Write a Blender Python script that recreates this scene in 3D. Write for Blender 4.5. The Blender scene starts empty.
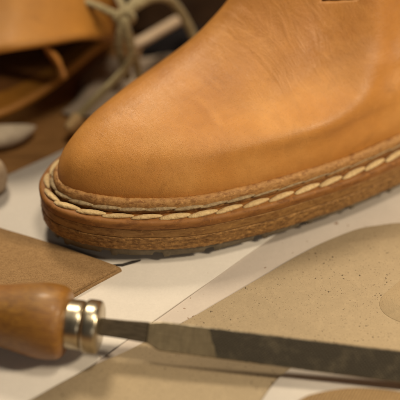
import bpy, bmesh, math, random
from mathutils import Vector, Matrix, noise
random.seed(7)
S = bpy.context.scene
COL = S.collection
MM = 0.001

# ------------------------------------------------------------------ helpers
PITCH, DIST, LENS = math.radians(39), 300.0, 85.0
KPX = 36 / LENS / 400
CAM = Vector((0, -DIST * math.cos(PITCH), DIST * math.sin(PITCH)))
FWD = Vector((0, math.cos(PITCH), -math.sin(PITCH)))
UPV = Vector((0, math.sin(PITCH), math.cos(PITCH)))

def ray(x, y):
    return FWD + Vector((1, 0, 0)) * ((x - 200) * KPX) + UPV * ((200 - y) * KPX)
def flat(x, y, z=0.0):            # point of the picture on a level plane (mm)
    d = ray(x, y); return CAM + d * ((z - CAM.z) / d.z)
def at(x, y, Y):                  # point of the picture at world depth Y (mm)
    d = ray(x, y); return CAM + d * ((Y - CAM.y) / d.y)

def tag(o, label=None, cat=None, group=None, kind=None):
    if label: o['label'] = label
    if cat: o['category'] = cat
    if group: o['group'] = group
    if kind: o['kind'] = kind
    return o

def empty(name, loc, mat3=None):
    o = bpy.data.objects.new(name, None); COL.objects.link(o)
    m = mat3.to_4x4() if mat3 else Matrix.Identity(4)
    m.translation = Vector(loc) * MM
    o.matrix_world = m
    o.empty_display_size = 0.01
    return o

def mesh(name, V, F, mat, parent=None, smooth=True, sharp=None):
    me = bpy.data.meshes.new(name)
    me.from_pydata([tuple(c * MM for c in v) for v in V], [], F)
    bm = bmesh.new(); bm.from_mesh(me)
    bmesh.ops.recalc_face_normals(bm, faces=bm.faces)
    bm.to_mesh(me); bm.free()
    if smooth:
        me.polygons.foreach_set('use_smooth', [True] * len(me.polygons))
        if sharp: me.set_sharp_from_angle(angle=math.radians(sharp))
    me.materials.append(mat)
    o = bpy.data.objects.new(name, me); COL.objects.link(o)
    if parent: o.parent = parent
    return o

def loft(rings, closed=True, cap0=False, cap1=False, loop=False):
    n = len(rings[0]); V = [p for r in rings for p in r]; F = []
    R = len(rings)
    for i in range(R if loop else R - 1):
        a = i * n; b = ((i + 1) % R) * n
        for j in range(n if closed else n - 1):
            k = (j + 1) % n
            F.append((a + j, a + k, b + k, b + j))
    if cap0: F.append(tuple(range(n - 1, -1, -1)))
    if cap1: F.append(tuple((R - 1) * n + j for j in range(n)))
    return V, F

def catmull(P, n, closed=False):
    P = [Vector(p) for p in P]; m = len(P); out = []
    segs = m if closed else m - 1
    def g(i):
        if closed: return P[i % m]
        if i < 0: return P[0] * 2 - P[1]
        if i >= m: return P[-1] * 2 - P[-2]
        return P[i]
    raw = []
    for i in range(segs):
        p0, p1, p2, p3 = g(i - 1), g(i), g(i + 1), g(i + 2)
        for k in range(24):
            t = k / 24
            raw.append(0.5 * ((2 * p1) + (p2 - p0) * t + (2 * p0 - 5 * p1 + 4 * p2 - p3) * t * t + (3 * p1 - p0 - 3 * p2 + p3) * t ** 3))
    if not closed: raw.append(P[-1])
    return resample(raw, n, closed)

def resample(raw, n, closed):
    Q = raw + [raw[0]] if closed else raw
    L = [0.0]
    for a, b in zip(Q, Q[1:]): L.append(L[-1] + (b - a).length)
    T = L[-1]; out = []; j = 0
    for i in range(n):
        d = T * i / (n if closed else n - 1)
        while j < len(L) - 2 and L[j + 1] < d: j += 1
        e = (L[j + 1] - L[j]) or 1
        out.append(Q[j].lerp(Q[j + 1], min(1, max(0, (d - L[j]) / e))))
    return out

def tube_rings(path, rad, seg=14, flatz=1.0, twist=0.0, ply=0, plyamp=0.0):
    rings = []; n = len(path); up = Vector((0, 0, 1)); N = None; s = 0
    for i, p in enumerate(path):
        t = (path[min(i + 1, n - 1)] - path[max(i - 1, 0)]).normalized()
        if N is None:
            N = up - t * up.dot(t)
            if N.length < .1: N = Vector((1, 0, 0)) - t * t.x
        N = (N - t * N.dot(t)).normalized(); B = t.cross(N)
        if i: s += (p - path[i - 1]).length
        r = rad(i / (n - 1)) if callable(rad) else rad
        ring = []
        for k in range(seg):
            a = 2 * math.pi * k / seg
            q = r * (1 + (plyamp * math.cos(ply * (a - twist * s)) if ply else 0))
            ring.append(p + N * (math.cos(a) * q * flatz) + B * (math.sin(a) * q))
        rings.append(ring)
    return rings

def ramp01(x, a, b):
    t = min(1, max(0, (x - a) / (b - a))); return t * t * (3 - 2 * t)

# ------------------------------------------------------------------ materials
class M:
    def __init__(s, name):
        s.m = bpy.data.materials.new(name); s.m.use_nodes = True
        s.nt = s.m.node_tree; s.n = s.nt.nodes; s.l = s.nt.links
        s.b = s.n['Principled BSDF']
        s.tc = s.n.new('ShaderNodeTexCoord').outputs['Object']
    def mapping(s, scale=(1, 1, 1), rot=(0, 0, 0), src=None):
        k = s.n.new('ShaderNodeMapping'); k.inputs['Scale'].default_value = scale; k.inputs['Rotation'].default_value = rot
        s.l.new(src or s.tc, k.inputs['Vector']); return k.outputs['Vector']
    def noise(s, scale, detail=4, rough=.55, vec=None, dist=0.0):
        k = s.n.new('ShaderNodeTexNoise'); k.inputs['Scale'].default_value = scale; k.inputs['Detail'].default_value = detail
        k.inputs['Roughness'].default_value = rough; k.inputs['Distortion'].default_value = dist
        s.l.new(vec or s.tc, k.inputs['Vector']); return k.outputs['Fac']
    def voro(s, scale, feature='F1', vec=None, out='Distance', rnd=1.0):
        k = s.n.new('ShaderNodeTexVoronoi'); k.feature = feature; k.inputs['Scale'].default_value = scale
        k.inputs['Randomness'].default_value = rnd
        s.l.new(vec or s.tc, k.inputs['Vector']); return k.outputs[out]
    def ramp(s, fac, stops):
        k = s.n.new('ShaderNodeValToRGB'); e = k.color_ramp.elements
        while len(e) < len(stops): e.new(.5)
        for q, (p, c) in zip(e, stops):
            q.position = p; q.color = (*c, 1) if isinstance(c, tuple) else (c, c, c, 1)
        s.l.new(fac, k.inputs['Fac']); return k.outputs['Color']
    def mix(s, fac, a, b, mode='MIX'):
        k = s.n.new('ShaderNodeMix'); k.data_type = 'RGBA'; k.blend_type = mode
        for sock, v in ((k.inputs[0], fac), (k.inputs[6], a), (k.inputs[7], b)):
            if isinstance(v, (int, float)): sock.default_value = v
            elif isinstance(v, tuple): sock.default_value = (*v, 1)
            else: s.l.new(v, sock)
        return k.outputs[2]
    def math(s, op, a, b=0.0):
        k = s.n.new('ShaderNodeMath'); k.operation = op
        for sock, v in ((k.inputs[0], a), (k.inputs[1], b)):
            if isinstance(v, (int, float)): sock.default_value = v
            else: s.l.new(v, sock)
        return k.outputs[0]
    def sep(s, vec=None):
        k = s.n.new('ShaderNodeSeparateXYZ'); s.l.new(vec or s.tc, k.inputs[0]); return k.outputs
    def bump(s, h, dist, strength=1.0, prev=None):
        k = s.n.new('ShaderNodeBump'); k.inputs['Distance'].default_value = dist; k.inputs['Strength'].default_value = strength
        s.l.new(h, k.inputs['Height'])
        if prev: s.l.new(prev, k.inputs['Normal'])
        return k.outputs['Normal']
    def done(s, color=None, rough=None, normal=None, metal=None, **kw):
        for nm, v in (('Base Color', color), ('Roughness', rough), ('Normal', normal), ('Metallic', metal)):
            if v is None: continue
            if isinstance(v, (int, float)): s.b.inputs[nm].default_value = v
            elif isinstance(v, tuple): s.b.inputs[nm].default_value = (*v, 1)
            else: s.l.new(v, s.b.inputs[nm])
        for k, v in kw.items(): s.b.inputs[k.replace('_', ' ')].default_value = v
        return s.m

def leather(name, a, b, c, rough=.46, grain=.00010, big_s=28, flex=False):
    m = M(name)
    big = m.noise(big_s, 5, .6); mid = m.noise(140, 5, .65)
    col = m.ramp(big, [(.32, a), (.52, b), (.70, c)])
    col = m.mix(m.ramp(mid, [(.35, .0), (.75, .45)]), col, tuple(x * .72 for x in b))
    streak = m.noise(60, 6, .7, m.mapping((1, .35, 1), (0, 0, .5)), 1.2)
    col = m.mix(m.ramp(streak, [(.55, 0.0), (.72, .3)]), col, tuple(min(1, x * 1.2) for x in c))
    blot = m.noise(75, 7, .75, None, .6)
    col = m.mix(m.ramp(blot, [(.60, 0.0), (.70, .35)]), col, tuple(x * .62 for x in a))
    pore = m.voro(1700)
    pm = m.ramp(pore, [(.0, 1.0), (.25, 0.0)])
    col = m.mix(m.math('MULTIPLY', pm, .45), col, tuple(x * .35 for x in a))
    scr = m.noise(95, 3, .5, m.mapping((.25, 3.2, 1.0), (0, 0, -.7)), .4)
    scm = m.math('MULTIPLY', m.ramp(scr, [(.655, 0.0), (.67, 1.0), (.685, 0.0)]), .14)
    col = m.mix(scm, col, tuple(x * .6 for x in a))
    wr = m.noise(420, 8, .72, m.mapping((1.0, .45, .8), (0, 0, .35)), .8)
    fine = m.noise(2600, 4, .6); cells = m.voro(1900, 'DISTANCE_TO_EDGE')
    n1 = m.bump(wr, grain * 1.3, .8)
    n2 = m.bump(m.ramp(cells, [(0, 0.0), (.12, 1.0)]), grain * .25, .6, n1)
    hair = m.noise(900, 4, .6, m.mapping((.25, 1.6, 1), (0, 0, -.5)), .5)
    n3 = m.bump(hair, grain * .8, .8, m.bump(fine, grain * .35, .8, n2))
    n4 = m.bump(pm, -grain * .35, .7, n3)
    if flex:                                     # fine flex creases across the vamp
        xx = m.sep()[0]; yy = m.sep()[1]
        mk = m.math('MULTIPLY', m.ramp(xx, [(.052, 0.0), (.072, 1.0), (.092, 1.0), (.108, 0.0)]), m.ramp(m.math('ADD', yy, .05), [(.014, 0.0), (.026, 1.0), (.05, 1.0), (.07, .3)]))
        wk = m.noise(260, 4, .55, m.mapping((1, .22, .35), (0, 0, .25)), 1.6)
        n4 = m.bump(m.math('MULTIPLY', wk, mk), .00026, .8, n4)
        vein = m.ramp(wk, [(.56, 0.0), (.68, 1.0)])
        col = m.mix(m.math('MULTIPLY', m.math('MULTIPLY', vein, mk), .16), col, tuple(x * .6 for x in a))
    rg = m.ramp(m.noise(45, 6, .7), [(.3, rough - .08), (.7, rough + .10)])
    return m.done(col, rg, n4, Specular_IOR_Level=.42)

MAT = {}
MAT['upper'] = leather('tan_leather', (.41, .165, .036), (.55, .245, .057), (.64, .315, .090), .39, flex=True)
MAT['back'] = leather('orange_leather', (.28, .115, .015), (.35, .150, .020), (.39, .18, .032), .55)
MAT['lining'] = leather('shaded_lining', (.11, .042, .008), (.15, .058, .011), (.18, .072, .016), .7)  # brown lining, darkened to stand in for shade inside the collar
MAT['ochre'] = leather('ochre_leather', (.40, .30, .175), (.425, .32, .19), (.44, .335, .20), .7)

def edge_leather(name, a, b, dark, speck, amp=.0004, sc=520):
    m = M(name); z = m.mapping((1, 1, 5))
    st = m.noise(90, 6, .7, z)
    col = m.ramp(st, [(.3, a), (.7, b)])
    fl = m.noise(sc, 5, .75, m.mapping((.6, .6, 2.0)))
    col = m.mix(m.ramp(fl, [(.5 - speck * .2, 0.0), (.62, .9)]), col, dark)
    fl2 = m.noise(sc * 1.7, 3, .6)
    col = m.mix(m.ramp(fl2, [(.58, 0.0), (.72, .6)]), col, tuple(min(1, x * 1.5) for x in b))
    n = m.bump(fl, amp, .9); n = m.bump(m.noise(1900, 4, .7), amp * .5, .8, n)
    return m.done(col, m.ramp(fl, [(.3, .5), (.7, .75)]), n, Specular_IOR_Level=.35)
MAT['rim'] = edge_leather('welt_leather', (.40, .20, .065), (.50, .275, .10), (.24, .10, .03), .2, .0002, 700)
MAT['mid'] = edge_leather('burnished_edge', (.23, .09, .020), (.30, .128, .030), (.17, .065, .015), .0, .00009, 300)
MAT['mid2'] = edge_leather('pale_edge', (.26, .128, .036), (.34, .18, .056), (.18, .078, .021), .15, .00012, 420)
MAT['out'] = edge_leather('rough_edge', (.34, .17, .048), (.46, .25, .08), (.12, .052, .015), .65, .00026, 760)

m = M('sole_rubber'); f = m.noise(700, 5, .7)
MAT['rubber'] = m.done(m.ramp(f, [(.3, (.11, .085, .052)), (.7, (.20, .158, .10))]), .62, m.bump(f, .0003))

m = M('waxed_thread'); f = m.noise(900, 5, .7, m.mapping((1, 1, 1)))
MAT['thread'] = m.done(m.mix(m.ramp(m.noise(110, 4), [(.4, 0.0), (.7, .8)]), m.ramp(f, [(.25, (.42, .27, .11)), (.6, (.72, .53, .27))]), (.48, .31, .13)), .55, m.bump(f, .0003), Sheen_Weight=.2)
m = M('grey_thread'); f = m.noise(900, 5, .7)
MAT['thread2'] = m.done(m.ramp(f, [(.25, (.16, .10, .05)), (.65, (.42, .31, .17))]), .7, m.bump(f, .0003))

def paper(name, base, speck=0.0, tint=.03, fib=.00003, spot=(.12, .07, .03), sc=260, mott=.25):
    m = M(name)
    big = m.noise(14, 4, .6)
    col = m.mix(m.ramp(big, [(.3, 0.0), (.75, 1.0)]), base, tuple(x * (1 - tint * 3) for x in base))
    f = m.noise(1300, 5, .7)
    col = m.mix(m.ramp(f, [(.45, 0.0), (.75, mott)]), col, tuple(x * .72 for x in base))
    f3 = m.noise(420, 6, .75)
    col = m.mix(m.ramp(f3, [(.5, 0.0), (.72, mott)]), col, tuple(min(1, x * 1.12) for x in base))
    if speck:
        wv = m.n.new('ShaderNodeTexNoise'); wv.inputs['Scale'].default_value = sc * 2.2; wv.inputs['Detail'].default_value = 3; m.l.new(m.tc, wv.inputs['Vector'])
        pv = m.n.new('ShaderNodeMix'); pv.data_type = 'VECTOR'; pv.inputs[0].default_value = .9 / sc
        m.l.new(m.tc, pv.inputs[4]); m.l.new(wv.outputs['Color'], pv.inputs[5]); pv = pv.outputs[1]
        d = m.voro(sc, vec=pv); rnd = m.voro(sc, vec=pv, out='Color')
        r0 = m.sep(rnd)[0]; keep = m.math('GREATER_THAN', r0, 1 - speck)
        sz = m.math('MULTIPLY', m.sep(rnd)[1], .21)
        dot = m.math('MULTIPLY', m.math('LESS_THAN', d, sz), keep)
        clus = m.ramp(m.noise(32, 2), [(.38, 0.0), (.54, 1.0)])
        col = m.mix(m.math('MULTIPLY', m.math('MULTIPLY', dot, clus), .85), col, spot)
        d2 = m.voro(sc * 2.3, vec=pv); rn2 = m.voro(sc * 2.3, vec=pv, out='Color')
        dot2 = m.math('MULTIPLY', m.math('LESS_THAN', d2, m.math('MULTIPLY', m.sep(rn2)[1], .26)), m.math('GREATER_THAN', m.sep(rn2)[0], 1 - speck))
        col = m.mix(m.math('MULTIPLY', dot2, .6), col, spot)
    n = m.bump(f, fib); n = m.bump(m.noise(60, 3, .5), fib * 5, .6, n)
    return m.done(col, .72, n, Specular_IOR_Level=.3)
MAT['paper'] = paper('white_paper', (.67, .62, .57), .03, .03, .00003, (.30, .16, .07), 170)
MAT['paper2'] = paper('dusty_paper', (.62, .545, .485), .12, .04, .00003, (.22, .11, .05), 300)
MAT['card'] = paper('tan_card', (.43, .335, .215), .82, .06, .00009, (.05, .033, .018), 760, .5)
MAT['dark'] = paper('shadow_black', (.03, .024, .02))  # flat black, only for the painted shadow line at the toe

m = M('kraft_board'); f = m.noise(800, 6, .75, m.mapping((1, 1.6, 1))); g = m.noise(2600, 4, .7)
MAT['kraft'] = m.done(m.mix(m.ramp(g, [(.47, 0.0), (.68, .8)]), m.ramp(f, [(.25, (.20, .115, .048)), (.5, (.29, .175, .078)), (.75, (.36, .225, .105))]), (.14, .07, .028)), .8, m.bump(f, .00015), Specular_IOR_Level=.25)
m = M('woven_board'); v = m.mapping((1, 1, 1), (0, 0, .5))
w = m.n.new('ShaderNodeTexWave'); w.inputs['Scale'].default_value = 420; w.inputs['Distortion'].default_value = 2.5; w.inputs['Detail'].default_value = 3; m.l.new(v, w.inputs['Vector'])
f = m.noise(900, 5, .7)
MAT['woven'] = m.done(m.mix(m.math('MULTIPLY', w.outputs['Fac'], .3), m.ramp(f, [(.3, (.27, .165, .07)), (.7, (.38, .25, .115))]), (.17, .095, .04)), .75, m.bump(w.outputs['Fac'], .0002))

m = M('bench_wood'); v = m.mapping((1.2, 9, 4), (0, 0, -.32)); g = m.noise(26, 7, .65, v, 1.0); h = m.noise(160, 5, .7, v)
MAT['bench'] = m.done(m.mix(m.ramp(h, [(.4, 0.0), (.7, .5)]), m.ramp(g, [(.3, (.22, .105, .03)), (.5, (.33, .165, .05)), (.7, (.39, .205, .07))]), (.16, .07, .02)), .5, m.bump(h, .0002))

m = M('handle_wood'); v = m.mapping((1, 9, 9)); g = m.noise(70, 7, .65, v, .6); h = m.noise(330, 5, .7, v)
ring = m.ramp(m.noise(26, 4, .6), [(.35, 0.0), (.7, .6)])
col = m.ramp(g, [(.28, (.16, .07, .010)), (.5, (.30, .14, .019)), (.72, (.39, .20, .032))])
col = m.mix(m.ramp(h, [(.45, 0.0), (.58, .85)]), col, (.13, .052, .010)); col = m.mix(ring, col, (.36, .135, .03))
MAT['handle'] = m.done(col, m.ramp(h, [(.3, .3), (.7, .42)]), m.bump(h, .00012), Coat_Weight=.15, Coat_Roughness=.22)

m = M('ferrule_metal'); f = m.noise(120, 5, .7, m.mapping((6, 1, 1)))
MAT['ferrule'] = m.done(m.ramp(f, [(.3, (.42, .36, .26)), (.7, (.64, .57, .44))]), m.ramp(m.noise(60, 4), [(.3, .22), (.7, .42)]), m.bump(f, .00008), 1.0)

m = M('file_steel'); xyz = m.sep()
edge = m.math('ADD', xyz[0], m.math('MULTIPLY', xyz[1], .42))      # bare heel ends on a slanting line
cut = m.math('GREATER_THAN', m.math('ADD', edge, m.math('MULTIPLY', m.noise(500, 3), .0006)), .0378)
w1 = m.n.new('ShaderNodeTexWave'); w1.inputs['Scale'].default_value = 520; m.l.new(m.mapping((1, 1, 1), (0, 0, .9)), w1.inputs['Vector'])
w2 = m.n.new('ShaderNodeTexWave'); w2.inputs['Scale'].default_value = 420; m.l.new(m.mapping((1, 1, 1), (0, 0, -.7)), w2.inputs['Vector'])
teeth = m.math('MULTIPLY', m.math('MULTIPLY', w1.outputs['Fac'], w2.outputs['Fac']), cut)
dust = m.ramp(m.noise(160, 6, .7), [(.5, 0.0), (.7, .55)])
fine = m.noise(2200, 3, .8)
bare = m.mix(m.ramp(m.noise(900, 4, .8, m.mapping((1, .12, 1), (0, 0, .5))), [(.45, 0.0), (.7, .6)]), m.ramp(m.noise(120, 7, .75), [(.3, (.13, .098, .054)), (.7, (.22, .172, .10))]), (.09, .07, .04))
dark = m.mix(dust, (.042, .033, .020), m.mix(m.ramp(fine, [(.45, 0.0), (.6, 1.0)]), (.085, .067, .040), (.27, .22, .14)))
MAT['file'] = m.done(m.mix(cut, bare, dark), m.mix(cut, (.45,) * 3, (.6,) * 3), m.bump(m.noise(700, 6, .8, m.mapping((.35, 1.6, 1), (0, 0, .9))), .00018, .8, m.bump(teeth, .00012, .7)), .35)
m = M('worn_steel'); f = m.noise(400, 5, .8)
MAT['worn'] = m.done(m.ramp(f, [(.4, (.10, .08, .05)), (.65, (.42, .36, .26))]), .4, None, .7)
m = M('tang_steel'); f = m.noise(220, 5, .7, m.mapping((1, 4, 4)))
MAT['tang'] = m.done(m.ramp(f, [(.3, (.055, .042, .027)), (.7, (.12, .093, .06))]), .5, m.bump(f, .0002), .6)

m = M('lace_cord'); f = m.noise(420, 5, .7); w = m.voro(620)
MAT['lace'] = m.done(m.ramp(f, [(.3, (.22, .175, .085)), (.7, (.36, .30, .16))]), .8, m.bump(w, .0005), Sheen_Weight=.2)
m = M('grey_cloth'); f = m.noise(60, 6, .65)
MAT['cloth'] = m.done(m.ramp(f, [(.3, (.26, .205, .155)), (.7, (.45, .37, .29))]), .9, m.bump(m.noise(900, 3), .0003))
m = M('navy_cloth'); f = m.noise(200, 5, .65)
MAT['navy'] = m.done(m.ramp(f, [(.3, (.007, .006, .007)), (.7, (.018, .016, .018))]), .95, m.bump(f, .0003), Specular_IOR_Level=.08)
m = M('dark_sheet_brown'); f = m.noise(120, 6, .65)
MAT['dark_sheet'] = m.done(m.ramp(f, [(.3, (.012, .006, .003)), (.7, (.028, .013, .005))]), .9, m.bump(f, .0003), Specular_IOR_Level=.08)  # near-black brown for the added sheet at the back
m = M('pale_wood'); f = m.noise(80, 5, .6, m.mapping((1, 6, 6)))
MAT['pale'] = m.done(m.ramp(f, [(.3, (.40, .29, .19)), (.7, (.52, .40, .28))]), .6, m.bump(f, .0001))
m = M('cream_felt'); f = m.noise(300, 6, .7)
MAT['felt'] = m.done(m.ramp(f, [(.3, (.40, .33, .25)), (.7, (.54, .46, .36))]), .9, m.bump(f, .0004))

# ------------------------------------------------------------------ table and sheets
def grid_table():
    n = 24; V = []; F = []
    for i in range(n + 1):
        for j in range(n + 1):
            V.append((-800 + 1600 * i / n, -450 + 1400 * j / n, 0))
    for i in range(n):
        for j in range(n):
            a = i * (n + 1) + j; F.append((a, a + 1, a + n + 2, a + n + 1))
    return V, F
tag(mesh('table_surface', *grid_table(), MAT['bench'], smooth=False), kind='structure')

def sheet(name, pts, z0, z1, mat, wave=0.0, bev=0.12, warp=None):
    """pts: xy outline in mm; a thin slab with a softened rim."""
    P = [Vector((p[0], p[1])) for p in pts]
    area = sum(a.x * b.y - b.x * a.y for a, b in zip(P, P[1:] + P[:1]))
    if area < 0: P.reverse()
    n = len(P)
    def inset(d):
        out = []
        for i in range(n):
            e = (P[(i + 1) % n] - P[i - 1]); 
            if e.length == 0: e = Vector((1, 0))
            e.normalize(); out.append(P[i] - Vector((e.y, -e.x)) * d)
        return out
    def w(p): return wave * noise.noise(Vector((p.x / 45, p.y / 45, 3))) if wave else 0
    I = inset(bev)
    rings = [[(p.x, p.y, z0 + w(p)) for p in P], [(p.x, p.y, z1 - bev + w(p)) for p in P], [(p.x, p.y, z1 + w(p)) for p in I]]
    V, F = loft(rings, cap0=True, cap1=True)
    o = mesh(name, V, F, mat, smooth=True, sharp=50)
    o.location = (0, 0, 0)
    return o

def px(pts, z): return [flat(x, y, z) for x, y in pts]
def dense(pts, step=4.0, jit=0.0, seed=0):
    out = []
    P = [Vector((p[0], p[1])) for p in pts]
    for i, (a, b) in enumerate(zip(P, P[1:] + P[:1])):
        k = max(1, int((b - a).length / step))
        for j in range(k):
            q = a.lerp(b, j / k)
            if jit: q = q + Vector((noise.noise(Vector((q.x / 9, q.y / 9, seed))), noise.noise(Vector((q.x / 9, q.y / 9, seed + 7))))) * jit
            out.append(q)
    return out

o = sheet('paper_sheet', dense(px([(-170, 256), (0, 178), (62, 150), (180, 97), (312, 208), (260, 245), (175, 305), (90, 365), (20, 414), (-60, 470), (-260, 470)], 1), 3, .15, 1), .55, .9, MAT['paper'])
tag(o, 'large white paper under the boot toe and the file handle', 'paper')
o = sheet('paper_sheet', dense(px([(40, 425), (120, 300), (240, 215), (320, 150), (520, 140), (520, 260), (300, 400)], .4), 3, .15, 5), .15, .45, MAT['paper2'])
tag(o, 'dusty pinkish paper strip showing between the white paper and speckled tan card', 'paper')
tanpts = catmull([(*flat(x, y, 1.6).xy, 0) for x, y in [(-20, 427), (30, 400), (90, 367), (130, 349), (190, 318), (225, 298), (260, 277.5), (300, 254), (324, 242), (344, 233.5), (362, 227.5), (382, 224.5), (400, 222.5), (450, 221), (520, 224)]], 90)
tanpts = [(p.x, p.y) for p in tanpts] + [tuple(flat(620, 330, 1.6).xy), tuple(flat(600, 520, 1.6).xy), tuple(flat(-60, 520, 1.6).xy)]
o = sheet('card_sheet', dense(tanpts, 3, .12, 9), 1.0, 1.6, MAT['card'])
tag(o, 'tan card with dark speckles lying under the file blade', 'card')
p3 = catmull([(*flat(x, y, 2.1).xy, 0) for x, y in [(252, 418), (262, 400), (274, 383), (285, 372.5), (300, 364), (330, 360)]], 30)
p3 = [(p.x, p.y) for p in p3] + [tuple(flat(480, 378, 2.1).xy), tuple(flat(520, 480, 2.1).xy), tuple(flat(250, 480, 2.1).xy)]
o = sheet('paper_sheet', dense(p3, 3), 1.75, 2.15, MAT['paper'])
tag(o, 'small white paper with rounded edge below the file blade', 'paper')
p4 = catmull([(*flat(x, y, 3.2).xy, 0) for x, y in [(285, 412), (300, 400), (312, 394), (337, 389), (365, 388), (400, 391.5), (440, 402), (470, 425)]], 40)
p4 = [(p.x, p.y) for p in p4] + [tuple(flat(470, 480, 3.2).xy), tuple(flat(275, 480, 3.2).xy)]
o = sheet('board_offcut', dense(p4, 2, .15, 4), 2.3, 3.3, MAT['woven'])
tag(o, 'brown textured board with curved edge on the small white paper', 'board')
p5 = catmull([(*flat(x, y, 2.6).xy, 0) for x, y in [(430, 256), (412, 269), (396, 282), (384, 293), (380, 302), (386, 312), (402, 320), (430, 328)]], 40)
o = sheet('leather_offcut', dense([(p.x, p.y) for p in p5] + [tuple(flat(520, 330, 2.6).xy), tuple(flat(520, 262, 2.6).xy)], 2, .15, 6), 1.61, 1.70, MAT['ochre'], bev=.04)
tag(o, 'smooth ochre leather scrap on the speckled tan card behind the file', 'leather scrap')
kp = dense(px([(-120, 188), (0, 226.5), (60, 245), (116, 264.5), (117.5, 267), (95, 279), (70, 293), (20, 320), (-140, 400)], 3.2), 2, .18, 2)
o = sheet('kraft_board', [Vector((p.x + 1.1, p.y + .5)) for p in kp], 1.0, 1.9, MAT['kraft'], bev=.3)
tag(o, 'lower brown kraft board peeping out under the upper one beside the toe', 'board')
o = sheet('kraft_board', kp, 2.15, 3.1, MAT['kraft'], bev=.3)
tag(o, 'upper brown kraft board with its corner beside the boot toe, topmost of two', 'board')
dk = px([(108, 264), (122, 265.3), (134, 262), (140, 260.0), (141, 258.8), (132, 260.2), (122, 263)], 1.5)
o = sheet('shadow_strip', dense(dk, 2, .1, 3), .95, 1.35, MAT['dark'])  # added sliver: paints the dark shadow line under the sole edge
tag(o, 'thin black strip standing in for the shadow line under the toe beside kraft board', 'strip')

# ------------------------------------------------------------------ the welted boot
A = math.radians(40)
boot = empty('boot', (-43, -25, 0), Matrix.Rotation(A, 3, 'Z'))
tag(boot, 'tan leather boot with thick stitched welt standing on white paper', 'boot')
near = [(.8, -1), (2, 3.5), (5.8, 10.5), (11.6, 17.3), (18.1, 23), (25.1, 28), (32, 31.9), (40, 35.1), (50.4, 38.7), (61, 41.6), (78, 45.6), (100, 48.4), (118, 48.8), (140, 43), (170, 37.5), (200, 35), (235, 36), (262, 33.5), (282, 20)]
far = [(282, -18), (262, -28), (235, -30), (200, -29), (170, -30), (140, -32), (110, -33), (85, -32), (60, -30), (42, -27.5), (28, -24.3), (18, -20.8), (11.5, -18), (6, -14.3), (2.9, -10.2), (1.1, -5.5)]
NO = 1500
OUT = catmull([(s, -t, 0) for s, t in near + [(288, 0)] + far], NO, True)
NRM = []
for i in range(NO):
    t = (OUT[(i + 4) % NO] - OUT[i - 4]).normalized(); NRM.append(Vector((t.y, -t.x, 0)))
if (OUT[0] + NRM[0] * 5).x > OUT[0].x: NRM = [-q for q in NRM]        # outward
ARC = sum((OUT[i] - OUT[i - 1]).length for i in range(NO)); STEP = ARC / NO
def spring(s): return 1.5 * max(0, 1 - s / 80) ** 2
Z0 = 1.4                                                             # underside of the rubber

def sweep(name, prof, mat, rough=0.0, freq=.5, zrough=0.0, mod=None, cap=False, seed=0):
    """prof: closed list of (inward offset, height); swept round the sole outline."""
    rings = []
    for i in range(NO):
        ring = []
        for k, (o_, z_) in enumerate(prof):
            if mod: o_, z_ = mod(i, k, o_, z_)
            b = OUT[i]
            w = noise.fractal(Vector((b.x * freq, b.y * freq, z_ * freq * 1.5 + seed)), 1.0, 2.0, 3) if rough and o_ < 9 else 0
            zz = noise.noise(Vector((b.x * freq * .6 + 9, b.y * freq * .6, o_ * .3 + seed))) * zrough if zrough else 0
            lo = noise.noise(Vector((b.x * .03, b.y * .03, seed))) * .25
            p = b - NRM[i] * (o_ + w * rough + lo)
            ring.append((p.x, p.y, z_ + zz + spring(b.x)))
        rings.append(ring)
    V, F = loft(rings, loop=True)
    return mesh(name, V, F, mat, boot)

NOTCH = int(15.5 / STEP)
def lug(i, k, o_, z_):
    lift = .35 + .9 * ramp01(OUT[i].x, 20, 75)
    if k in (2, 3): z_ += lift
    if k in (1, 2, 3, 4):
        j = i % NOTCH; w = 3.4 / STEP
        if j < w:
            e = min(1, min(j, w - j) / (.5 / STEP))
            if k in (2, 3): z_ += 1.1 * e
            else: o_ += .3 * e
        elif j < w + 1.6 / STEP and k in (2, 3): z_ -= .35; o_ -= .25      # moulding nub beside each notch
    return o_ + .2 * noise.noise(Vector((i * .05, k, 2))), z_ + (.25 * noise.noise(Vector((i * .08, k, 5))) if k in (2, 3) else 0)
sole = sweep('rubber_sole', [(9, Z0), (8, Z0 + .3), (2.0, Z0 + .6), (1.2, Z0 + .8), (.9, Z0 + 3.0), (.7, Z0 + 3.9), (2, Z0 + 4.2), (30, Z0 + 4.2), (30, Z0 + 1.9), (12, Z0 + .1)], MAT['rubber'], mod=lug)
def rect(o0, o1, z0, z1, r=.5, n=3, rb=.3):
    pr = []
    for k in range(n + 1):
        a = math.pi / 2 * k / n; pr.append((o0 + rb - rb * math.sin(a), z0 + rb - rb * math.cos(a)))
    m_ = max(2, int((z1 - z0) / .45))
    for k in range(1, m_): pr.append((o0, z0 + rb + (z1 - z0 - r - rb) * k / m_))
    for k in range(n + 1):
        a = math.pi / 2 * k / n; pr.append((o0 + r - r * math.cos(a), z1 - r + r * math.sin(a)))
    return pr + [(6, z1), (o1, z1), (o1, z0), (6, z0)]
sweep('outsole', rect(.0, 20, Z0 + 4.0, Z0 + 8.6, .35, 3, .6), MAT['out'], .22, 1.1, .10, seed=1)
sweep('pale_layer', rect(.1, 20, Z0 + 8.65, Z0 + 11.8, .3), MAT['mid2'], .09, .4, .05, seed=5)
sweep('midsole', rect(.0, 20, Z0 + 11.85, Z0 + 14.4, 1.1, 5), MAT['mid'], .07, .3, .06, seed=9)
ZL = Z0 + 14.4
rim = [(4.2, ZL - .3), (4.3, ZL + .8), (4.4, ZL + 1.6), (4.4, ZL + 2.4), (4.5, ZL + 3.2), (4.8, ZL + 3.8), (5.3, ZL + 4.2), (5.9, ZL + 4.3), (6.4, ZL + 4.0), (6.8, ZL + 3.3), (6.95, ZL + 2), (6.95, ZL - .3)]
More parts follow.
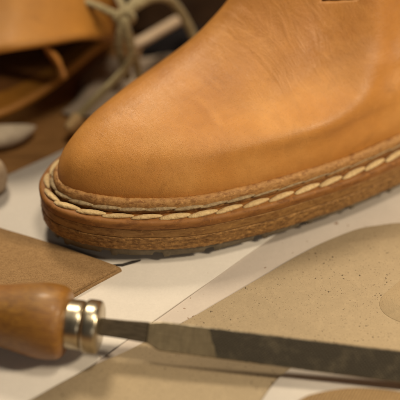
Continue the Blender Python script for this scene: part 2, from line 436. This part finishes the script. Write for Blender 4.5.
sweep('welt_rim', rim, MAT['rim'], .18, 1.1, .22, seed=13)

def along(d):                           # point and frame at arc length d
    f = (d / STEP) % NO; i = int(f); u = f - i
    return OUT[i].lerp(OUT[(i + 1) % NO], u), NRM[i].lerp(NRM[(i + 1) % NO], u)
def stitches(name, pitch, mat, o0, o1, z0, z1, r, length, lift, phase=0, seedn=1, only=None, fade=None):
    rnd = random.Random(seedn); V = []; F = []
    n = int(ARC / pitch); p_ = ARC / n
    for k in range(n):
        if only and not only(along(k * p_ + phase)[0]): continue
        a = k * p_ + phase + rnd.uniform(-.25, .25); path = []
        rr = r * rnd.uniform(.9, 1.1) * (fade(along(a)[0]) if fade else 1); ln = length * rnd.uniform(.96, 1.05); dz = rnd.uniform(-.12, .12)
        for q in range(17):
            t = q / 16; b, nv = along(a + ln * t)
            oo = o0 + (o1 - o0) * t; zz = z0 + (z1 - z0) * t + lift * math.sin(math.pi * t) + dz
            path.append(b - nv * oo + Vector((0, 0, zz + spring(b.x))))
        R = tube_rings(path, lambda t: rr * (max(.02, math.sin(math.pi * min(1, max(0, .04 + .94 * t)))) ** .46), 18, .72, .9, 3, .04)
        v, f = loft(R, cap0=True, cap1=True); c = len(V)
        V += v; F += [tuple(i + c for i in q) for q in f]
    return mesh(name, V, F, mat, boot)
stitches('welt_stitching', 8.3, MAT['thread'], 1.8, 2.9, ZL + .0, ZL + .15, .96, 9.0, .3, 0, 1)
stitches('rim_stitching', 8.3, MAT['thread2'], 4.05, 4.3, ZL + 1.25, ZL + 1.65, .78, 9.2, .15, 4.0, 2, None, lambda b: 1 - .65 * ramp01(b.x, 25, 62))

# upper: level contours climbing from the feather line to the collar
prof = [(7, 16), (6.5, 20), (7.2, 23.6), (9.6, 27.6), (14.2, 31.2), (22, 34.8), (32, 38), (43, 41.2), (54, 44.8), (63, 49), (71, 54), (78.5, 60.5), (86, 69), (94, 80), (102, 93), (110, 107), (118, 125), (127, 148)]
NR = 170
PR = catmull([(a, b, 0) for a, b in prof], NR)
NU = 700
BASE = []
for i in range(NU):
    f = i * NO / NU; j = int(f); b = OUT[j] - NRM[j] * 7.0; BASE.append(b)
smin = min(b.x for b in BASE); smax = max(b.x for b in BASE); LEN = smax - smin
def lerp_tab(tab, x):
    for (a, va), (b, vb) in zip(tab, tab[1:]):
        if x <= b: 
            t = ramp01(x, a, b); return va + (vb - va) * t
    return tab[-1][1]
WN = [(16, 1.0), (22, .99), (30, .95), (40, .89), (50, .86), (75, .84), (100, .80), (150, .76)]
WF = [(16, 1), (22, 1), (30, .95), (40, .88), (50, .88), (60, .92), (75, .92), (100, .82), (150, .76)]
BK = [(16, smax), (40, smax + 4), (70, smax), (110, smax - 8), (150, smax - 6)]
rings = []
for r, p in enumerate(PR):
    sf, z = p.x, p.y; sb = lerp_tab(BK, z); wn = lerp_tab(WN, z); wf = lerp_tab(WF, z)
    ring = []
    for i, b in enumerate(BASE):
        u = (b.x - smin) / LEN
        s = sf + u * (sb - sf)
        y = b.y + 2; y = -2 + y * (wn if y < 0 else wf)
        # soft hand-lasted irregularities and flex creases across the vamp
        lo = noise.noise(Vector((s * .035, y * .035, z * .035))) * .7 + noise.noise(Vector((s * .11, y * .11, z * .11 + 4))) * .22
        g = ramp01(s, 60, 78) * (1 - ramp01(s, 100, 116)) * (1 - ramp01(abs(y + 14), 22, 40)) * ramp01(z, 36, 44)
        ph = s * 1.25 + y * .18 + 3.0 * noise.noise(Vector((s * .05, y * .07, 1)))
        cr = .45 * g * (.30 * math.sin(ph) + .22 * math.sin(ph * 2.3 + 1)) * (0.45 + noise.noise(Vector((s * .06, y * .06, 8))))
        zz = z + spring(s) * (1 if z < 45 else .7) + (lo * .6 + cr) * ramp01(z, 20, 32)
        ring.append((s, y + lo * .5 * max(-1, min(1, y / 14)), zz))
    rings.append(ring)
RIDGE = catmull([(22, -14.4, 29), (36.5, -22.2, 30.2), (50.5, -27.6, 30.8), (65.6, -32.3, 31), (74, -34, 31), (80, -34.8, 32), (85.6, -35.3, 34), (90.2, -35, 36.5), (95, -32.8, 41.5), (100, -29.3, 48), (102.4, -25.9, 56), (105, -22, 66)], 60)
DIP = catmull([(48, -18, 37.5), (60, -22.5, 39), (70, -25, 41), (77, -25.5, 43), (83, -24.5, 46), (87, -22.5, 50), (90, -19.5, 56), (94, -15, 64)], 40)
def near_line(p, L):
    b = min(range(len(L)), key=lambda k: (L[k] - p).length_squared)
    d = (L[b] - p).length
    for k in (b - 1, b):
        if 0 <= k < len(L) - 1:
            e = L[k + 1] - L[k]; t = max(0, min(1, (p - L[k]).dot(e) / e.length_squared)); d = min(d, (L[k] + e * t - p).length)
    return d, b / (len(L) - 1)
src = [[Vector(p) for p in r] for r in rings]
for r in range(1, NR - 1):
    for i in range(NU):
        p = src[r][i]
        if p.y > 2 or p.x > 125 or p.z < 21: continue
        n_ = (src[r][(i + 1) % NU] - src[r][i - 1]).cross(src[r + 1][i] - src[r - 1][i]).normalized()
        if n_.dot(Vector((-.15, -.6, .6))) < 0: n_ = -n_
        d1, t1 = near_line(p, RIDGE); d2, t2 = near_line(p, DIP)
        h = 1.7 * math.exp(-(d1 / (3.5 + 2.3 * ramp01(t1, .5, .8))) ** 2) * ramp01(t1, .05, .5) - (2.7 - .9 * ramp01(t2, .5, .9)) * math.exp(-(d2 / 7.0) ** 2) * math.sin(math.pi * min(1, .12 + t2 * .9)) ** .7
        rings[r][i] = tuple(p + n_ * h)
V, F = loft(rings)
# slots between the tongue and the two facings
keep = []
row0 = next(k for k, p in enumerate(PR) if p.y > 58.6)
slot = {i for i, b in enumerate(BASE) if b.x < 70 and (-26 < b.y < -18 or 12 < b.y < 22)}
for f in F:
    if f[0] // NU >= row0 and (f[0] % NU) in slot: continue
    keep.append(f)
up = mesh('upper', V, keep, MAT['upper'], boot)
so = up.modifiers.new('thickness', 'SOLIDIFY'); so.thickness = 2.0 * MM; so.offset = -1; so.use_rim = True

# ------------------------------------------------------------------ the file
PA = at(85, 325, 0); 
hA = flat(40, 320, 11.5); hB = flat(400, 366, 8.0)
ax = (hB - hA).normalized()
nrm = Vector((0, -math.cos(math.radians(46)), math.sin(math.radians(46))))
nrm = (nrm - ax * nrm.dot(ax)).normalized(); wy = nrm.cross(ax)
fM = Matrix((ax, wy, nrm)).transposed()
def fx(x):                     # picture column -> distance along the file axis from its ferrule
    best = min(range(-2000, 2600), key=lambda q: abs((lambda P: 200 + (P.x) / (P - CAM).dot(FWD) / KPX - x)(hA + ax * q * .05)))
    return best * .05
x0 = fx(68)
org = hA + ax * x0
tool = empty('file', org, fM)
tag(tool, 'steel file with varnished wooden handle lying across the speckled card', 'file')
def lathe(pts, seg=64):
    return loft([[(x, r * math.cos(2 * math.pi * k / seg), r * math.sin(2 * math.pi * k / seg)) for k in range(seg)] for x, r in pts], cap0=True, cap1=True)
def smooth_prof(pts, n): return [(p.x, max(.05, p.y)) for p in catmull([(a, b, 0) for a, b in pts], n)]
X = lambda c: fx(c) - x0
hp = smooth_prof([(-96, .3), (-95, 5), (-90, 9.5), (-80, 11.6), (-66, 11.4), (-50, 9.6), (-36, 8.0), (-26, 7.6), (-19, 7.75), (-13, 8.8), (-7.5, 9.75), (-3.5, 9.75), (-1.2, 9.2), (-.2, 7.9), (0, 6.5), (.1, 1)], 160)
mesh('handle', *lathe(hp), MAT['handle'], tool)
fr = smooth_prof([(-.4, 5.9), (.0, 6.3), (1.2, 6.4), (3.2, 6.4), (3.9, 6.2), (4.1, 5.7)], 30)
mesh('ferrule', *lathe([(-.5, 1)] + fr + [(4.15, 1)]), MAT['ferrule'], tool, sharp=50)
b2 = smooth_prof([(4.2, 5.9), (4.5, 6.6), (5.2, 6.95), (6.2, 7.0), (7.5, 6.95), (8.2, 6.7), (8.6, 6.0)], 30)
mesh('ferrule_ring', *lathe([(4.1, 1)] + b2 + [(8.65, 1)]), MAT['ferrule'], tool, sharp=50)
# blade: half-round bar, flat face towards -camera side (+Z local), widening from the tang
def bar(stations, n=12):
    rr = []
    for x, h, d, off in stations:      # x, half width, depth of the rounded back
        ring = [(x, h + off, -.25), (x, h + off - .25, 0), (x, off, .0), (x, -h + off + .25, 0), (x, -h + off, -.25)]
        for k in range(1, n):
            a = math.pi * k / n; ring.append((x, off - h * math.cos(a), -.3 - d * math.sin(a)))
        rr.append(ring)
    return loft(rr, cap0=True, cap1=True)
x147 = X(147)
st = [(5, 2.2, 3, -.1), (X(110), 2.3, 3, 0), (X(125), 2.4, 3, 0), (X(140), 2.6, 3.2, 0), (x147 + .3, 2.7, 3.2, 0)]
mesh('tang', *bar([(a, b, c, d + .3) for a, b, c, d in st]), MAT['tang'], tool, sharp=40)
st = []
for k in range(60):
    t = k / 59; x = x147 + (215 - x147) * t; g = ramp01(x - x147, -1.2, 4.2)
    st.append((x, 2.75 + (4.65 - 2.75) * g, 3.2, -.1 + .0 * g))
xs = [x147 + q for q in (-.2, .4, 1, 1.6, 2.2, 2.8, 3.4, 4.0, 4.8)] + [x147 + 8 + k * 9 for k in range(20)]
st = []
for x in xs:
    g = ramp01(x - x147, -.6, 4.2); tip = 1 + .06 * ramp01(x, 25, 90) - .4 * ramp01(x, 130, 195)
    st.append((x, (2.6 + 1.15 * g) * tip, 3.0 * tip, .3 - .5 * g))
bl = mesh('blade', *bar(st), MAT['file'], tool, sharp=40)
bl.data.materials.append(MAT['worn'])
for p in bl.data.polygons:
    if p.index % 16 in (0, 3) and p.index < 16 * (len(st) - 1): p.material_index = 1

# ------------------------------------------------------------------ boot lying behind
bk = empty('boot', flat(60, 20, 0))
bk.location.z = 0
tag(bk, 'orange leather boot lying on its side behind, collar open and laces hanging', 'boot')
BO = Vector(bk.location) / MM
upl = [(113, 42, 20), (104, 38.5, 26), (80, 38, 32), (50, 40.5, 36), (20, 45, 38), (0, 48.5, 38), (-30, 55, 36), (-70, 64, 30)]
lol = [(-70, 128, 10), (-30, 124, 8), (0, 117, 7), (25, 106, 7), (50, 91, 8), (75, 71, 11), (95, 54, 15), (107, 46, 18)]
mouth = [flat(*q) for q in upl] + [flat(-105, 82, 25), flat(-112, 100, 18)] + [flat(*q) for q in lol]
n_up = len(upl)
rings = []
NB = 140
M0 = catmull(mouth, NB, True)
cen = sum(M0, Vector()) / NB
for k in range(34):
    t = k / 33
    d = Vector((2, 105, 4)) * t
    ring = []
    for p in M0:
        up_ = 1 if p.z > cen.z - 4 else 0
        q = p + d
        rise = 22 * ramp01(t, 0, .55)
        lat = ramp01(abs(p.x - (cen.x)) / 90, .0, 1.05)
        if p.z + p.y * -.02 > cen.z: q.z += rise * (1 - lat)
        q.z = max(q.z, 4 + 6 * lat)
        sh = 1 - .75 * ramp01(t, .8, 1.0) ** 2
        q = Vector((cen.x + (q.x - cen.x) * (1 - .2 * ramp01(t, .75, 1)), q.y, 16 + (q.z - 16) * sh))
        wob = noise.noise(q * .03) * 1.6
        ring.append(q + Vector((0, 0, wob)) - BO)
    rings.append(ring)
V, F = loft(rings, cap1=True)
sh = mesh('shaft', V, F, MAT['back'], bk)
so = sh.modifiers.new('thickness', 'SOLIDIFY'); so.thickness = 2.6 * MM; so.offset = -1; [sh.data.materials.append(q) for q in (MAT['lining'], MAT['back'], MAT['back'])]; [setattr(p, 'material_index', 2) for p in sh.data.polygons if p.index < NB * 4]; so.material_offset = 1; so.material_offset_rim = 0  # inside: lit lip band in outer leather, painted shade on the lining deeper in
# foot and sole of that boot, running off to the left
fr_ = []
for k in range(20):
    t = k / 19; x = -20 - 190 * t; h = 44 * (1 - t * .25) * math.sqrt(max(.02, 1 - (2 * t - 1) ** 6)); w = 34 * math.sqrt(max(.02, 1 - (2 * t - 1) ** 6))
    fr_.append([Vector((x, 165 + w * math.cos(a), 40 + h * .8 * math.sin(a))) - BO for a in [2 * math.pi * j / 40 for j in range(40)]])
mesh('vamp', *loft(fr_, cap0=True, cap1=True), MAT['back'], bk)
fr_ = []
for k in range(20):
    t = k / 19; x = -12 - 212 * t; e = math.sqrt(max(.01, 1 - (2 * t - 1) ** 6))
    fr_.append([Vector((x, 208 + dy, 42 + 44 * e * s_)) - BO for dy, s_ in ((-7, -1), (6, -1), (8, 0), (6, 1), (-7, 1), (-8, 0))])
mesh('sole', *loft(fr_, cap0=True, cap1=True), MAT['mid'], bk, sharp=40)
# folded leather tab inside the collar
tb = []
for k in range(24):
    t = k / 23
    row = []
    for j in range(9):
        u = j / 8 - .5
        p = flat(43 + 20 * math.sin(t * 1.5) + u * 12 * math.sin(math.pi * min(1, t + .15)), 43 + 36 * t, 26 - 15 * t + 3 * math.cos(u * 3))
        row.append(p - BO)
    tb.append(row)
tn = mesh('pull_tab', *loft(tb, closed=False), MAT['upper'], bk)
so = tn.modifiers.new('thickness', 'SOLIDIFY'); so.thickness = 1.4 * MM
# laces
def lace(paths, name, parent):
    V = []; F = []
    for pts, r in paths:
        P = catmull([flat(*q) - BO for q in pts], 70)
        v, f = loft(tube_rings(P, r, 14, .8, .9, 3, .03), cap0=True, cap1=True); c = len(V)
        V += v; F += [tuple(i + c for i in q) for q in f]
    return mesh(name, V, F, MAT['lace'], parent)
lace([([(78, -3, 36), (86, 2, 36), (97, 6, 36), (110, 12, 35), (124, 17, 34)], 1.5),
      ([(112, -14, 34), (118, -3, 35), (123, 8, 36), (125, 18, 35), (127, 30, 32), (131, 48, 26), (136, 62, 20), (139, 76, 14), (141, 92, 8)], 1.45),
      ([(140, -12, 34), (136, -2, 35), (129, 8, 36), (124, 18, 35), (120, 32, 31), (119, 48, 25), (122, 62, 19), (126, 72, 15), (128, 78, 12)], 1.45),
      ([(128, 12, 35), (140, 3, 36), (155, -3, 36), (170, 0, 33), (182, 14, 28), (192, 33, 22), (200, 52, 16), (206, 70, 10)], 2.0),
      ([(125, 22, 34), (130, 38, 29), (132, 54, 24), (124, 70, 19), (108, 87, 15), (90, 104, 11), (76, 119, 8), (70, 125, 7)], 1.45)], 'lace', bk)
kn = [flat(117, 18, 35), flat(121, 14, 36), flat(128, 14, 36), flat(132, 18, 35), flat(128, 22, 33), flat(120, 22, 33)]
P = catmull([p - BO for p in kn], 60, True)
mesh('lace_knot', *loft(tube_rings(P, 1.6, 14, 1, .9, 3, .03), loop=True), MAT['lace'], bk)
tip = [flat(77, 117, 8) - BO, flat(73, 122, 7.5) - BO, flat(67, 128, 7) - BO]
mesh('lace_tip', *loft(tube_rings(catmull(tip, 12), lambda t: 2.1 * (1 - .5 * t * t), 14), cap0=True, cap1=True), MAT['thread'], bk)

# ------------------------------------------------------------------ clutter behind
def cloth(name, pts, mat, amp, zb, seed, label, cat, res=46):
    P = [flat(x, y, 0) for x, y in pts]
    c0, c1, c2, c3 = P; V = []; F = []
    for i in range(res + 1):
        for j in range(res + 1):
            u, v = i / res, j / res
            p = c0.lerp(c1, u).lerp(c3.lerp(c2, u), v)
            e = min(1, 6 * min(u, 1 - u, v, 1 - v))
            h = zb + amp * e * (.55 + noise.fractal(Vector((p.x * .035, p.y * .05, seed)), .9, 2, 4))
            j_ = Vector((noise.noise(Vector((p.x * .06, p.y * .06, seed + 3))), noise.noise(Vector((p.x * .06, p.y * .06, seed + 6))), 0)) * 4
            V.append(p + j_ + Vector((0, 0, max(.7, h))))
    for i in range(res):
        for j in range(res):
            a = i * (res + 1) + j; F.append((a, a + 1, a + res + 2, a + res + 1))
    o = mesh(name, V, F, mat); m_ = o.modifiers.new('thickness', 'SOLIDIFY'); m_.thickness = .6 * MM; m_.offset = 1
    return tag(o, label, cat)
cloth('rag', [(64, 116), (150, 120), (205, 58), (98, 62)], MAT['cloth'], 5, 1.2, 3, 'crumpled grey brown rag on the bench beneath the hanging laces', 'rag')
cloth('cloth', [(140, 62), (240, 62), (262, 8), (150, 36)], MAT['navy'], 4, 2.0, 8, 'nearly black cloth behind the standing boot, next to the pale stick', 'cloth')
cloth('dark_sheet', [(85, 36), (330, 40), (360, -75), (60, -75)], MAT['dark_sheet'], 6, 2.0, 12, 'dark brown sheet added at the back behind the laces to darken the bench', 'dark_sheet', 60)  # added sheet, keeps the bench dark behind the laces
a, b = flat(132, 47, 12), flat(182, 18, 14)
P = [a.lerp(b, k / 29) for k in range(30)]
o = mesh('stick', *loft(tube_rings(P, lambda t: 2.6 * min(1, .55 + 6 * min(t, 1 - t)), 20, .55), cap0=True, cap1=True), MAT['pale'])
tag(o, 'pale flat wooden stick between the hanging laces and dark cloth', 'stick')
# cream felt roll at the left, under the lying boot
fp = [flat(-60, 139, 4.3), flat(-20, 138, 4.3), flat(10, 135, 4.2), flat(28, 130, 4), flat(36, 127, 4)]
P = catmull(fp, 40)
for p in P: p.z = max(p.z, 4.2)
o = mesh('felt_pad', *loft(tube_rings(P, lambda t: 4.2 * (1 - max(0, (t - .6) / .4) ** 2.2) + .4, 24, .8), cap0=True, cap1=True), MAT['felt'])
tag(o, 'soft cream felt pad on the bench under the lying boot collar', 'felt pad')
kb = flat(-9, 192, 0)
pr = smooth_prof([(0, 4), (1.5, 5.2), (4.5, 6), (8, 5.6), (10.5, 4), (11.6, 1.5), (11.8, .2)], 40)
V, F = lathe(pr, 40); V = [(kb.x + y, kb.y + z, 1 + x) for x, y, z in V]
o = mesh('knob', V, F, MAT['pale'])
tag(o, 'pale rounded wooden knob beside the white paper, cut off by the left edge', 'knob')

# ------------------------------------------------------------------ camera
cd = bpy.data.cameras.new('camera'); co = bpy.data.objects.new('camera', cd); COL.objects.link(co)
co.location = CAM * MM; co.rotation_euler = (math.pi / 2 - PITCH, 0, 0)
cd.lens = LENS; cd.sensor_width = 36; cd.clip_start = .01; cd.clip_end = 50
cd.dof.use_dof = True; cd.dof.focus_distance = .264; cd.dof.aperture_fstop = 7.6; cd.dof.aperture_blades = 9
S.camera = co

# ------------------------------------------------------------------ light
w = bpy.data.worlds.new('World'); S.world = w; w.use_nodes = True
bg = w.node_tree.nodes['Background']; bg.inputs[0].default_value = (1, .93, .85, 1); bg.inputs[1].default_value = .03
def area(name, loc, target, size, power, col):
    l = bpy.data.lights.new(name, 'AREA'); l.shape = 'DISK'; l.size = size; l.energy = power; l.color = col
    o = bpy.data.objects.new(name, l); COL.objects.link(o); o.location = loc
    o.rotation_euler = (Vector(target) - Vector(loc)).to_track_quat('-Z', 'Y').to_euler()
    return o
area('lamp_back', (-.13, .38, .60), (.02, -.02, .02), .15, 3.35, (1, .84, .61))
area('lamp_key', (.47, -.15, .37), (.02, -.02, .02), .10, 2.6, (1, .83, .58))
area('lamp_over', (.10, -.10, .70), (.0, -.02, 0), .14, 1.95, (1, .85, .63))
area('lamp_front', (.20, -.80, .40), (0.05, 0, .03), .12, .55, (1, .88, .72))

S.view_settings.view_transform = 'Standard'; S.view_settings.look = 'None'; S.view_settings.exposure = 0; S.view_settings.gamma = 1
S.render.engine = 'CYCLES'
S.cycles.use_denoising = True
S.cycles.max_bounces = 8
